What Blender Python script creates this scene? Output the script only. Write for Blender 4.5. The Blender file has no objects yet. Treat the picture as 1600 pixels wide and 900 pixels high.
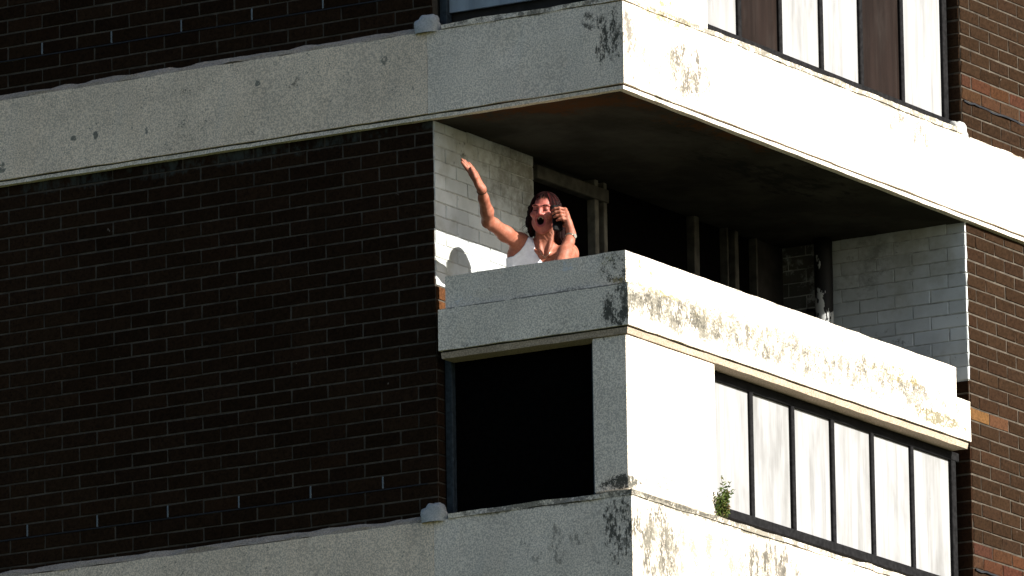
import bpy, math, random
import numpy as np
from mathutils import Vector, Matrix

random.seed(7)
rng = np.random.default_rng(7)
SC = bpy.context.scene
COL = SC.collection

# ------------------------------------------------------------------ camera
FW = Vector((-0.50175, 0.83759, 0.21578)).normalized()
ROLL = math.radians(-0.897)
YAW = 0.539778
_r = Vector((math.cos(YAW), math.sin(YAW), 0.0))
_u = _r.cross(FW)
RT = (_r * math.cos(ROLL) + _u * math.sin(ROLL)).normalized()
UP = RT.cross(FW).normalized()
CAM = Vector((26.219, -44.902, -12.478))
cam_data = bpy.data.cameras.new("camera")
cam_data.sensor_width = 36.0
cam_data.lens = 36.0 * 15961.9 / 1600.0
cam_data.clip_end = 3000.0
cam = bpy.data.objects.new("camera", cam_data)
COL.objects.link(cam)
M = Matrix.Identity(4)
for i in range(3):
    M[i][0] = RT[i]
    M[i][1] = UP[i]
    M[i][2] = -FW[i]
    M[i][3] = CAM[i]
cam.matrix_world = M
SC.camera = cam

# ------------------------------------------------------------------ light
SUN_TO = Vector((1.0, 0.12, 0.50)).normalized()          # towards the sun
world = bpy.data.worlds.new("World")
SC.world = world
world.use_nodes = True
wn = world.node_tree.nodes
wl = world.node_tree.links
sky = wn.new("ShaderNodeTexSky")
sky.sky_type = 'NISHITA'
sky.sun_disc = False
sky.sun_elevation = math.asin(SUN_TO.z)
sky.sun_rotation = math.atan2(SUN_TO.x, SUN_TO.y)
sky.air_density = 0.75
sky.dust_density = 1.6
sky.ozone_density = 1.0
wn["Background"].inputs["Strength"].default_value = 0.057
wl.new(sky.outputs[0], wn["Background"].inputs["Color"])
sd = bpy.data.lights.new("sun", 'SUN')
sd.energy = 5.0
sd.angle = math.radians(0.5)
sd.color = (1.0, 0.945, 0.87)
sun = bpy.data.objects.new("sun", sd)
COL.objects.link(sun)
sun.rotation_euler = (-SUN_TO).to_track_quat('-Z', 'Y').to_euler()
sun.location = (20, 0, 20)

SC.view_settings.view_transform = 'Standard'
SC.view_settings.look = 'None'
SC.view_settings.exposure = 1.28
SC.view_settings.gamma = 1.0
SC.view_settings.use_curve_mapping = False

# ------------------------------------------------------------------ material helpers
class NT:
    """tiny helper for building shader node trees"""
    def __init__(self, name):
        self.m = bpy.data.materials.new(name)
        self.m.use_nodes = True
        self.nt = self.m.node_tree
        self.b = self.nt.nodes["Principled BSDF"]
        self.pos = self.nt.nodes.new("ShaderNodeNewGeometry").outputs["Position"]

    def put(self, sock, v):
        if isinstance(v, bpy.types.NodeSocket):
            self.nt.links.new(v, sock)
        elif v is not None:
            try:
                sock.default_value = v
            except Exception:
                sock.default_value = (*v, 1.0)

    def noise(self, scale, detail=3, rough=.55, vec=None, stretch=None, offset=None, lac=2.0):
        n = self.nt.nodes.new("ShaderNodeTexNoise")
        n.inputs["Scale"].default_value = scale
        n.inputs["Detail"].default_value = detail
        n.inputs["Roughness"].default_value = rough
        v = vec or self.pos
        if stretch or offset:
            mp = self.nt.nodes.new("ShaderNodeMapping")
            if stretch: mp.inputs["Scale"].default_value = stretch
            if offset: mp.inputs["Location"].default_value = offset
            self.nt.links.new(v, mp.inputs["Vector"])
            v = mp.outputs[0]
        self.nt.links.new(v, n.inputs["Vector"])
        return n.outputs["Fac"]

    def math(self, op, a, b=None, c=None, clamp=False):
        n = self.nt.nodes.new("ShaderNodeMath")
        n.operation = op
        n.use_clamp = clamp
        self.put(n.inputs[0], a)
        if b is not None: self.put(n.inputs[1], b)
        if c is not None: self.put(n.inputs[2], c)
        return n.outputs[0]

    def vmath(self, op, a, b=None):
        n = self.nt.nodes.new("ShaderNodeVectorMath")
        n.operation = op
        self.put(n.inputs[0], a)
        if b is not None: self.put(n.inputs[1], b)
        return n.outputs["Value"] if op in ('LENGTH', 'DOT_PRODUCT') else n.outputs[0]

    def ramp(self, v, a, b, lo=0.0, hi=1.0, smooth=True):
        n = self.nt.nodes.new("ShaderNodeMapRange")
        if smooth: n.interpolation_type = 'SMOOTHSTEP'
        self.put(n.inputs["Value"], v)
        n.inputs["From Min"].default_value = a
        n.inputs["From Max"].default_value = b
        n.inputs["To Min"].default_value = lo
        n.inputs["To Max"].default_value = hi
        return n.outputs["Result"]

    def mix(self, f, a, b, mode='MIX'):
        n = self.nt.nodes.new("ShaderNodeMix")
        n.data_type = 'RGBA'
        n.blend_type = mode
        n.clamp_factor = True
        self.put(n.inputs[0], f)
        self.put(n.inputs[6], a if isinstance(a, bpy.types.NodeSocket) else (*a, 1.0))
        self.put(n.inputs[7], b if isinstance(b, bpy.types.NodeSocket) else (*b, 1.0))
        return n.outputs[2]

    def cramp(self, v, stops):
        n = self.nt.nodes.new("ShaderNodeValToRGB")
        self.put(n.inputs[0], v)
        el = n.color_ramp.elements
        while len(el) < len(stops): el.new(0.5)
        for e, (p, c) in zip(el, stops):
            e.position = p
            e.color = (*c, 1.0)
        return n.outputs[0]

    def bump(self, h, strength=.3, dist=.005):
        n = self.nt.nodes.new("ShaderNodeBump")
        n.inputs["Strength"].default_value = strength
        n.inputs["Distance"].default_value = dist
        self.nt.links.new(h, n.inputs["Height"])
        self.nt.links.new(n.outputs[0], self.b.inputs["Normal"])

    def done(self, color, rough=.85, spec=.2, metal=0.0):
        self.put(self.b.inputs["Base Color"], color if isinstance(color, bpy.types.NodeSocket) else (*color, 1.0))
        self.put(self.b.inputs["Roughness"], rough)
        self.b.inputs["Specular IOR Level"].default_value = spec
        self.b.inputs["Metallic"].default_value = metal
        return self.m

    # a growth / dirt / painted shade patch: noise that only survives inside an ellipsoid
    def patch(self, c, r, scale, thr, soft=.05, stretch=None, detail=5, rough=.62, off=None):
        d = self.vmath('SUBTRACT', self.pos, c)
        d = self.vmath('DIVIDE', d, r)
        ln = self.vmath('LENGTH', d)
        fall = self.ramp(ln, 0.45, 1.12, 0.0, -0.36)
        n = self.noise(scale * 2.6, 5, .72, stretch=stretch, offset=off)
        n2 = self.noise(scale * .45, 3, .6, offset=off, stretch=stretch)
        n = self.math('ADD', n, self.math('MULTIPLY', self.math('SUBTRACT', n2, .5), .75))
        return self.ramp(self.math('ADD', n, fall), thr - .05, thr + soft + .05)


def simple(name, col, rough=.6, spec=.3, metal=0.0, var=.15, scale=30):
    t = NT(name)
    n = t.noise(scale, 3)
    dark = tuple(c * (1 - var) for c in col)
    lite = tuple(min(1, c * (1 + var)) for c in col)
    return t.done(t.mix(t.ramp(n, .3, .7), dark, lite), rough, spec, metal)


ALGAE = (.022, .027, .022)
GREYL = (.065, .062, .052)
DIRT = (.155, .147, .118)
YELL = (.21, .165, .055)

def concrete(name, base, patches=(), speckle=.115, streak=.12):
    t = NT(name)
    c0 = tuple(x * .92 for x in base)
    c1 = tuple(min(.9, x * 1.06) for x in base)
    col = t.mix(t.ramp(t.noise(3.0, 4), .32, .68), c0, c1)
    st = t.ramp(t.noise(7.0, 3, stretch=(1, 1, .12)), .52, .75, 0, streak * 2)
    col = t.mix(st, col, tuple(x * .62 for x in base))
    # exposed aggregate grain
    g = t.noise(115.0, 1, .8)
    col = t.mix(t.ramp(g, .36, .64, 0, 1), t.mix(1.0, col, (1 - speckle * 2.6,) * 3, 'MULTIPLY'), t.mix(1.0, col, (1.16, 1.15, 1.13), 'MULTIPLY'))
    pits = t.ramp(t.noise(55.0, 2, offset=(3, 1, 8)), .70, .76, 0, .55)
    col = t.mix(pits, col, (.16, .15, .13))
    for (c, r, scale, thr, colr, op, stretch) in patches:
        m = t.patch(c, r, scale, thr, stretch=stretch, off=(c[1] * 3.1, c[0] * 2.3, c[2]))
        col = t.mix(t.math('MULTIPLY', m, op), col, colr)
    h = t.math('ADD', t.noise(260.0, 2, .7), t.math('MULTIPLY', t.noise(35.0, 4), 1.6))
    t.bump(h, .35, .004)
    return t.done(col, .92, .12)


YE_ = 3.754
def brick_mat(name, painted=False):
    t = NT(name)
    oi = t.nt.nodes.new("ShaderNodeObjectInfo")
    isl = t.nt.nodes.new("ShaderNodeNewGeometry").outputs["Random Per Island"]
    r = t.math('FRACT', t.math('ADD', oi.outputs["Random"], t.math('MULTIPLY', isl, 3.7)))
    if painted:
        base = t.mix(t.ramp(t.noise(5, 4), .3, .7), (.50, .54, .54), (.62, .665, .67))
        base = t.mix(t.math('MULTIPLY', t.ramp(t.noise(2.2, 5, .65, offset=(4, 2, 1)), .48, .72), .6), base, (.27, .255, .18))
        base = t.mix(t.ramp(t.noise(60, 3, offset=(9, 0, 0)), .70, .74, 0, .6), base, (.09, .06, .04))
        base = t.mix(t.math('MULTIPLY', t.patch((-1.09, YE_, -.45), (.25, .3, 1.0), 7, .30, .12), .9), base, (.045, .040, .028))  # shade of the corner behind the downpipe, painted into the brick colour
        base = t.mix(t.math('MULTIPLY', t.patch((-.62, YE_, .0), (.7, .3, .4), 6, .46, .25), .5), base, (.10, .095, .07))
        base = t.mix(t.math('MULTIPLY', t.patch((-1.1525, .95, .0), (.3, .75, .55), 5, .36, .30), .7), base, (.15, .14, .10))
        v = t.ramp(r, 0, 1, .84, 1.04, smooth=False)
        cmb = t.nt.nodes.new("ShaderNodeCombineColor")
        for i in range(3): t.nt.links.new(v, cmb.inputs[i])
        col = t.mix(1.0, base, cmb.outputs[0], 'MULTIPLY')
        col = t.mix(1.0, col, oi.outputs["Color"], 'MULTIPLY')
        t.bump(t.noise(70, 4), .3, .004)
        return t.done(col, .75, .2)
    col = t.cramp(r, [(0.0, (.0175, .0107, .0064)), (.3, (.0205, .0124, .0072)), (.55, (.0225, .0133, .0076)),
                      (.8, (.0185, .0113, .0074)), (1.0, (.0265, .0142, .0080))])
    col = t.mix(t.ramp(t.noise(48, 5, .75), .36, .68, 0, .8), col, (.033, .0195, .0120))
    col = t.mix(t.ramp(t.noise(75, 4, .75, offset=(2, 5, 1)), .50, .64, 0, .6), col, (.007, .005, .004))
    col = t.mix(1.0, col, oi.outputs["Color"], 'MULTIPLY')
    col = t.mix(t.ramp(t.noise(17, 2, .5, offset=(7, 3, 2)), .765, .79, 0, .55), col, (.20, .17, .14))
    col = t.mix(t.math('MULTIPLY', t.patch((-2.7, 0, .035), (2.4, .05, .085), 9, .44, .2, stretch=(1, 1, .5)), .75), col, (.050, .060, .055))
    t.bump(t.noise(150, 4, .7), .5, .004)
    return t.done(col, .95, .0)


def mortar_mat():
    t = NT("mortar")
    col = t.mix(t.ramp(t.noise(14, 4), .3, .7), (.052, .045, .036), (.092, .080, .064))
    col = t.mix(t.ramp(t.noise(3.1, 3, offset=(1, 2, 3)), .5, .7, 0, .6), col, (.022, .020, .017))
    t.bump(t.noise(200, 3), .6, .004)
    return t.done(col, .95, .0)

MAT = {}
MAT['brick'] = brick_mat("brown_brick")
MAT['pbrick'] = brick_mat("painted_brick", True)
MAT['mortar'] = mortar_mat()
MAT['pmortar'] = simple("painted_mortar", (.40, .41, .39), .85, .1, var=.3, scale=20)

UPB = concrete("band_concrete_upper", (.77, .70, .60), [
    ((-.03, -.05, .34), (.13, .12, .26), 24, .47, ALGAE, .9, (1, 1, .5)),
    ((-.13, -.05, .45), (.12, .10, .08), 18, .56, ALGAE, .8, None),
    ((.05, .02, .30), (.1, .12, .30), 30, 0.520, GREYL, .8, (1, 1, .5)),
    ((.05, .62, .28), (.1, .34, .24), 38, .475, GREYL, .9, (1, 1, .5)),
    ((.05, .42, .20), (.1, .5, .26), 44, 0.530, DIRT, .85, (1, 1, .4)),
    ((.05, 2.15, .32), (.1, .10, .20), 26, 0.500, DIRT, .8, (1, 1, .35)),
    ((.05, 3.05, .44), (.1, .55, .12), 30, 0.520, GREYL, .8, (1, 1, .6)),
    ((.05, 3.85, .36), (.1, .40, .14), 18, 0.610, GREYL, .9, (1, 1, .5)),
    ((.05, .45, .53), (.1, .5, .05), 26, 0.450, YELL, .8, None),
    ((.05, 2.6, .545), (.1, 3.4, .035), 22, 0.430, DIRT, .85, None),
    ((-3.0, -.05, .25), (1.2, .1, .16), 13, .665, ALGAE, .8, (1, 1, .8)),
    ((-1.9, -.05, .42), (1.2, .1, .14), 17, .68, ALGAE, .7, (1, 1, .8)),
    ((-.5, -.05, .545), (.9, .1, .03), 20, .5, GREYL, .7, None),
])
LOB = concrete("band_concrete_lower", (.77, .70, .60), [
    ((-.03, -.05, -2.28), (.13, .12, .26), 24, .47, ALGAE, .88, (1, 1, .5)),
    ((-.40, -.05, -2.32), (.40, .12, .16), 24, .57, ALGAE, .5, (1, 1, .45)),
    ((.05, .20, -2.33), (.1, .34, .34), 26, 0.470, GREYL, .95, (1, 1, .5)),
    ((.05, .9, -2.36), (.1, 1.9, .30), 42, .475, DIRT, .8, (1, 1, .5)),
    ((.05, 1.45, -2.30), (.1, .45, .28), 26, 0.470, GREYL, .85, (1, 1, .4)),
    ((.05, 2.4, -2.30), (.1, .7, .28), 32, 0.520, DIRT, .8, (1, 1, .4)),
    ((.05, .8, -2.09), (.1, 1.6, .05), 22, 0.390, DIRT, .9, None),
    ((.05, .5, -2.08), (.1, .9, .04), 28, 0.470, GREYL, .9, None),
    ((.05, 2.9, -2.09), (.1, 1.6, .04), 26, 0.450, DIRT, .8, None),
    ((-.5, -.05, -2.09), (.9, .1, .04), 20, .46, GREYL, .7, None),
    ((-.10, -.02, -2.05), (.12, .1, .035), 30, .36, ALGAE, .95, None),
])
BAL = concrete("parapet_concrete", (.76, .70, .60), [
    ((.0, -.05, -1.09), (.17, .12, .17), 26, .47, ALGAE, .9, (1, 1, .6)),
    ((-.04, -.03, -.88), (.16, .1, .13), 34, .54, ALGAE, .9, None),
    ((-.06, -.03, -.84), (.10, .1, .05), 24, .57, (.16, .15, .03), .9, None),
    ((-.01, -.05, -.96), (.09, .1, .05), 22, .50, YELL, .8, None),
    ((-.5, -.04, -.981), (1.1, .1, .008), 14, .36, (.10, .10, .09), .8, None),
    ((-.42, -.05, -.97), (.5, .1, .02), 24, .55, ALGAE, .5, None),
    ((-.35, -.03, -.84), (.12, .1, .045), 9, .50, (.62, .66, .70), .6, None),
    ((-.95, -.03, -.95), (.14, .1, .035), 12, .50, (.62, .66, .70), .6, None),
    ((-.45, -.04, -1.19), (.55, .1, .03), 17, .62, ALGAE, .7, (1, 1, 2)),
    ((.05, 1.6, -1.04), (.1, 3.0, .19), 46, .480, DIRT, .9, (1, 1, .7)),
    ((.05, .45, -1.07), (.1, .85, .14), 30, 0.460, DIRT, .9, (1, 1, .7)),
    ((.05, .40, -1.05), (.1, .65, .13), 44, 0.505, GREYL, .9, (1, 1, .7)),
    ((.05, 1.5, -1.06), (.1, 1.4, .13), 50, .535, GREYL, .85, (1, 1, .6)),
    ((.05, .25, -.97), (.1, .5, .04), 30, 0.490, YELL, .75, None),
    ((.05, .15, -.86), (.1, .4, .07), 40, 0.570, YELL, .85, (1, 1, .6)),
    ((.05, 1.1, -1.00), (.1, .9, .10), 36, 0.590, YELL, .85, None),
    ((.05, 2.75, -.99), (.1, .75, .14), 40, 0.510, GREYL, .8, (1, 1, .6)),
    ((.05, 2.85, -.96), (.1, .6, .09), 34, 0.545, YELL, .9, None),
    ((.05, 3.3, -1.14), (.1, .42, .06), 26, 0.410, (.10, .085, .035), .85, None),
    ((.05, 2.0, -.805), (.1, 1.9, .02), 34, 0.530, DIRT, .8, None),
])
LIP = concrete("drip_lip_concrete", (.42, .34, .26), [], streak=.2)
PIER = concrete("pier_concrete", (.76, .695, .595), [
    ((-.02, .0, -2.03), (.2, .14, .05), 28, .38, ALGAE, .9, None),
    ((.02, .45, -1.98), (.1, .6, .06), 34, .52, (.40, .25, .12), .8, None),
    ((.02, .3, .62), (.1, .5, .05), 34, .50, YELL, .8, None),
], streak=.06)
FILLET = concrete("mortar_fillet", (.40, .345, .28), [], streak=.2)
LUMP = concrete("sill_end_mortar", (.40, .41, .40), [], speckle=.04, streak=.05)

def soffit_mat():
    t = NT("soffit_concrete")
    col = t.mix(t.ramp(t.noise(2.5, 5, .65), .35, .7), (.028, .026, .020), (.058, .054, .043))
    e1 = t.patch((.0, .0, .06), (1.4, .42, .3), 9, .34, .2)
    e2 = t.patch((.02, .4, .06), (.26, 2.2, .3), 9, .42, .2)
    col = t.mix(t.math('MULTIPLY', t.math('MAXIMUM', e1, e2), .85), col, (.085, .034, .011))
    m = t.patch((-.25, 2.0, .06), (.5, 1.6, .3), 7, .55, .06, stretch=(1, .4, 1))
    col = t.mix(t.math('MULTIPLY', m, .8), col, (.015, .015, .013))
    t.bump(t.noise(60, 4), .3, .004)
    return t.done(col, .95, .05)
MAT['soffit'] = soffit_mat()

def pane_mat(name, a, b, dirt):
    t = NT(name)
    oi = t.nt.nodes.new("ShaderNodeObjectInfo")
    r = oi.outputs["Random"]
    off = t.vmath('ADD', t.pos, None)
    cmb = t.nt.nodes.new("ShaderNodeCombineXYZ")
    t.nt.links.new(t.math('MULTIPLY', r, 13.0), cmb.inputs[0])
    off = t.vmath('ADD', t.pos, cmb.outputs[0])
    s1 = t.noise(16, 4, .6, vec=off, stretch=(1, 1, .07))
    s2 = t.noise(5, 4, .6, vec=off, stretch=(1, 1, .35))
    col = t.mix(t.ramp(s1, .38, .70), a, b)
    col = t.mix(t.ramp(s2, .46, .74, 0, .55), col, dirt)
    s3 = t.noise(34, 4, .65, vec=off, stretch=(1, 1, .05), offset=(3, 7, 1))
    col = t.mix(t.ramp(s3, .58, .72, 0, .45), col, dirt)
    col = t.mix(t.ramp(t.noise(40, 3, vec=off), .73, .78, 0, .5), col, tuple(x * .5 for x in dirt))
    return t.done(col, .6, .04)
MAT['white_pane'] = pane_mat("white_panel", (.300, .305, .31), (.225, .228, .226), (.13, .13, .125))
MAT['brown_pane'] = pane_mat("brown_panel", (.010, .0068, .0055), (.016, .0105, .0085), (.028, .023, .02))
MAT['blue_pane'] = pane_mat("pale_blue_panel", (.30, .36, .40), (.22, .27, .30), (.12, .13, .13))
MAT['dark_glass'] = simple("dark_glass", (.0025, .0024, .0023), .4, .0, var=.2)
MAT['dark_frame'] = simple("dark_metal_frame", (.010, .010, .0105), .7, .04, var=.35, scale=40)
MAT['blue_frame'] = simple("blue_grey_frame", (.030, .040, .047), .6, .1, var=.3, scale=40)
MAT['timber'] = simple("weathered_white_timber", (.125, .12, .10), .7, .15, var=.3, scale=14)
MAT['dark_timber'] = simple("dull_timber", (.060, .058, .048), .75, .1, var=.3, scale=14)
MAT['inner'] = simple("unlit_interior_backing", (.03, .028, .025), .9, .05, var=.3, scale=6)
MAT['dpc'] = simple("damp_course_felt", (.012, .013, .016), .6, .2, var=.3)
MAT['weep'] = simple("weep_plastic", (.12, .145, .16), .5, .3, var=.1)
MAT['cable'] = simple("cable_black", (.014, .014, .015), .6, .2)

def pipe_mat():
    t = NT("peeling_pipe_paint")
    n = t.noise(11, 5, .6, stretch=(1, 1, .45))
    zz = t.nt.nodes.new("ShaderNodeSeparateXYZ")
    t.nt.links.new(t.pos, zz.inputs[0])
    low = t.ramp(zz.outputs["Z"], -.5, .1, .04, -.22)
    m = t.ramp(t.math('ADD', n, low), .50, .52)
    col = t.mix(m, (.010, .010, .010), (.45, .47, .46))
    t.bump(m, .5, .002)
    return t.done(col, .6, .2)
MAT['pipe'] = pipe_mat()

# ------------------------------------------------------------------ object helpers
class MB:
    def __init__(self):
        self.v = []
        self.f = []
        self.mi = []
    def box(self, x0, x1, y0, y1, z0, z1):
        b = len(self.v)
        self.v += [(x, y, z) for z in (z0, z1) for y in (y0, y1) for x in (x0, x1)]
        self.f += [tuple(b + i for i in q) for q in ((0, 2, 3, 1), (4, 5, 7, 6), (0, 1, 5, 4), (2, 6, 7, 3), (0, 4, 6, 2), (1, 3, 7, 5))]
        return self
    def bevbox(self, x0, x1, y0, y1, z0, z1, r=.004):
        """box with chamfered vertical and horizontal edges"""
        b = len(self.v)
        c = [(x0, x1), (y0, y1), (z0, z1)]
        idx = {}
        for sx in (0, 1):
            for sy in (0, 1):
                for sz in (0, 1):
                    p = [c[0][sx], c[1][sy], c[2][sz]]
                    inw = [r if s == 0 else -r for s in (sx, sy, sz)]
                    for ax in range(3):
                        q = [p[i] + (0 if i == ax else inw[i]) for i in range(3)]
                        idx[(sx, sy, sz, ax)] = len(self.v)
                        self.v.append(tuple(q))
        def g(sx, sy, sz, ax): return idx[(sx, sy, sz, ax)]
        F = self.f
        for s in (0, 1):
            F.append((g(s, 0, 0, 0), g(s, 1, 0, 0), g(s, 1, 1, 0), g(s, 0, 1, 0)))
            F.append((g(0, s, 0, 1), g(1, s, 0, 1), g(1, s, 1, 1), g(0, s, 1, 1)))
            F.append((g(0, 0, s, 2), g(1, 0, s, 2), g(1, 1, s, 2), g(0, 1, s, 2)))
        for a in (0, 1):
            for d in (0, 1):
                F.append((g(a, d, 0, 0), g(a, d, 1, 0), g(a, d, 1, 1), g(a, d, 0, 1)))
                F.append((g(a, 0, d, 0), g(a, 1, d, 0), g(a, 1, d, 2), g(a, 0, d, 2)))
                F.append((g(0, a, d, 1), g(1, a, d, 1), g(1, a, d, 2), g(0, a, d, 2)))
                for e in (0, 1):
                    F.append((g(a, d, e, 0), g(a, d, e, 1), g(a, d, e, 2)))
        F[:] = [tuple(f) for f in dict.fromkeys(F)]
        return self
    def tube(self, pts, radii, n=10, cap=True):
        pts = [Vector(p) for p in pts]
        if not hasattr(radii, '__len__'): radii = [radii] * len(pts)
        b = len(self.v)
        ref = None
        for i, p in enumerate(pts):
            d = (pts[min(i + 1, len(pts) - 1)] - pts[max(i - 1, 0)]).normalized()
            if ref is None:
                ref = d.orthogonal().normalized()
            ref = (ref - d * ref.dot(d)).normalized()
            e = d.cross(ref)
            for k in range(n):
                a = 2 * math.pi * k / n
                self.v.append(tuple(p + (ref * math.cos(a) + e * math.sin(a)) * radii[i]))
        for i in range(len(pts) - 1):
            for k in range(n):
                k2 = (k + 1) % n
                self.f.append((b + i * n + k, b + i * n + k2, b + (i + 1) * n + k2, b + (i + 1) * n + k))
        if cap:
            self.f.append(tuple(b + k for k in range(n))[::-1])
            self.f.append(tuple(b + (len(pts) - 1) * n + k for k in range(n)))
        return self
    def build(self, name, mat, parent=None, smooth=False, kind=None):
        base = Vector(parent.location) if parent else Vector((0, 0, 0))
        if parent and parent.parent: base += Vector(parent.parent.location)
        me = bpy.data.meshes.new(name)
        me.from_pydata([tuple(Vector(v) - base) for v in self.v], [], self.f)
        import bmesh
        bm = bmesh.new(); bm.from_mesh(me)
        bmesh.ops.recalc_face_normals(bm, faces=bm.faces)
        bm.to_mesh(me); bm.free()
        if mat is not None: me.materials.append(mat)
        if smooth:
            me.polygons.foreach_set("use_smooth", [True] * len(me.polygons))
        o = bpy.data.objects.new(name, me)
        COL.objects.link(o)
        if parent: o.parent = parent
        if kind: o["kind"] = kind
        return o

def thing(name, loc, label, cat, group=None):
    o = bpy.data.objects.new(name, None)
    o.empty_display_size = .1
    COL.objects.link(o)
    o.location = loc
    o["label"] = label
    o["category"] = cat
    o["kind"] = "thing"
    if group: o["group"] = group
    return o

class Wob:
    """smooth 1-D random wobble, one curve per profile point"""
    def __init__(self, n, amp, chip, cell=.11):
        self.c = [[random.gauss(0, amp) - (random.random() * chip if random.random() < .10 else 0) for _ in range(160)] for _ in range(n)]
        self.cell = cell
    def __call__(self, j, s):
        q = (s + 7) / self.cell
        i = int(q); f = q - i; f = f * f * (3 - 2 * f)
        c = self.c[j]
        return c[i % 160] * (1 - f) + c[(i + 1) % 160] * f

def sweep(profile, xl, yr, jit=.0015, step=.06, chip=.004):
    """sweep a closed (outward offset, z) profile round the building corner:
    along the left facade from x=xl, round (0,0), along the right one to y=yr.
    xl None or yr None: start / stop at the corner mitre's other leg."""
    m = MB()
    ps = []
    no, nz = len(profile), None
    stations = []
    cornerL = 0.0
    if xl is not None:
        n = max(2, int(abs(xl) / step))
        for i in range(n):
            stations.append(('L', xl + (0.0 - xl) * i / n))
    stations.append(('C', 0))
    if yr is not None:
        n = max(2, int(abs(yr) / step))
        for i in range(1, n + 1):
            stations.append(('R', yr * i / n))
    wa, wz = Wob(no, jit, chip), Wob(no, jit, 0)
    for (k, s) in stations:
        for j, (o, z) in enumerate(profile):
            q = s if k != 'C' else 0
            a = wa(j, q) + random.gauss(0, jit * .25)
            bz = wz(j, q) + random.gauss(0, jit * .25)
            oo = o + a
            if o < 0: oo = o
            if k == 'L':
                p = (min(s, oo), -oo, z + bz)
            elif k == 'C':
                p = (oo, -oo, z + bz)
            else:
                p = (oo, max(s, -oo), z + bz)
            m.v.append(p)
    for i in range(len(stations) - 1):
        for j in range(no):
            j2 = (j + 1) % no
            m.f.append((i * no + j, (i + 1) * no + j, (i + 1) * no + j2, i * no + j2))
    m.f.append(tuple(range(no)))
    m.f.append(tuple((len(stations) - 1) * no + j for j in range(no))[::-1])
    return m

def straightL(profile, x0, x1, jit=.0015, step=.06, chip=.004):
    m = MB()
    n = max(2, int((x1 - x0) / step))
    no = len(profile)
    wa, wz = Wob(no, jit, chip), Wob(no, jit, 0)
    for i in range(n + 1):
        x = x0 + (x1 - x0) * i / n
        for (o, z) in profile:
            j = profile.index((o, z))
            a = wa(j, x) + random.gauss(0, jit * .25)
            m.v.append((x, -(o + a) if o > 0 else -o, z + wz(j, x) + random.gauss(0, jit * .25)))
    for i in range(n):
        for j in range(no):
            j2 = (j + 1) % no
            m.f.append((i * no + j, (i + 1) * no + j, (i + 1) * no + j2, i * no + j2))
    m.f.append(tuple(range(no)))
    m.f.append(tuple(n * no + j for j in range(no))[::-1])
    return m

def straightR(profile, y0, y1, jit=.0015, step=.06, chip=.004):
    m = straightL(profile, y0, y1, jit, step, chip)
    m.v = [(-y, x, z) for (x, y, z) in m.v]
    return m

# ------------------------------------------------------------------ brickwork
S = .225
CH = .0758
XE = -1.1525          # right edge of the left brick wall
YE = 3.754            # left edge of the right brick wall
PROUD = .0045

def brick_mesh(L, H, seed, mat, D=.012):
    r = random.Random(seed)
    j = lambda a: r.gauss(0, a)
    b = .0025
    v = []
    for y, ins in ((D, 0), (-PROUD + b, 0), (-PROUD, b)):
        for sx, sz in ((-1, -1), (1, -1), (1, 1), (-1, 1)):
            v.append((sx * (L / 2 - ins) + j(.0014), y + (j(.0006) if y < 0 else 0), sz * (H / 2 - ins) + j(.0013)))
    f = []
    for a in (0, 4):
        for k in range(4):
            k2 = (k + 1) % 4
            f.append((a + k, a + k2, a + 4 + k2, a + 4 + k))
    f.append((8, 9, 10, 11))
    me = bpy.data.meshes.new("brick")
    me.from_pydata(v, [], f)
    me.materials.append(mat)
    return me

BM = {}
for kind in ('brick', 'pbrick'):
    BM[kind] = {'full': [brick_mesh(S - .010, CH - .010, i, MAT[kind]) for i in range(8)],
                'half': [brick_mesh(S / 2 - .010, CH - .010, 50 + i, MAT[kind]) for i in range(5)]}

def lay(parent, facing, s0, s1, z0, z1, anchor, flip, select=None, painted=None, tint=None, part=None, sgn=1):
    """bricks of one wall face. facing '-Y': runs along x at plane y=plane; '+X': runs along y.
    anchor: coordinate of a course end, flip: swaps the half-bond phase."""
    plane = parent["_plane"]
    out = []
    n0 = int(math.floor(-z1 / CH)) - 1
    n1 = int(math.ceil(-z0 / CH)) + 1
    for n in range(n0, n1):
        zb, zt = -(n + 1) * CH + .005, -n * CH - .005
        zb2, zt2 = max(zb, z0), min(zt, z1)
        if zt2 - zb2 < .012: continue
        half = (n % 2 == 0) != flip
        k0 = int(math.floor((s0 - anchor) / S)) - 2
        k1 = int(math.ceil((s1 - anchor) / S)) + 2
        for k in range(k0, k1):
            a = anchor + k * S + (S / 2 if half else 0)
            b = a + S
            a2, b2 = max(a + .005, s0), min(b - .005, s1)
            if b2 - a2 < .02: continue
            if a2 - s0 < .014: a2 = s0
            if s1 - b2 < .014: b2 = s1
            sc, zc = (a2 + b2) / 2, (zb2 + zt2) / 2
            if select and not select(sc, zc): continue
            out.append((sc, zc, b2 - a2, zt2 - zb2, n))
    res = []
    for (sc, zc, L, H, n) in out:
        res.append((sc, zc, L, H, n, facing, plane, painted(sc, zc) if painted else False, tint(sc, zc, n) if tint else None))
    return res

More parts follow.
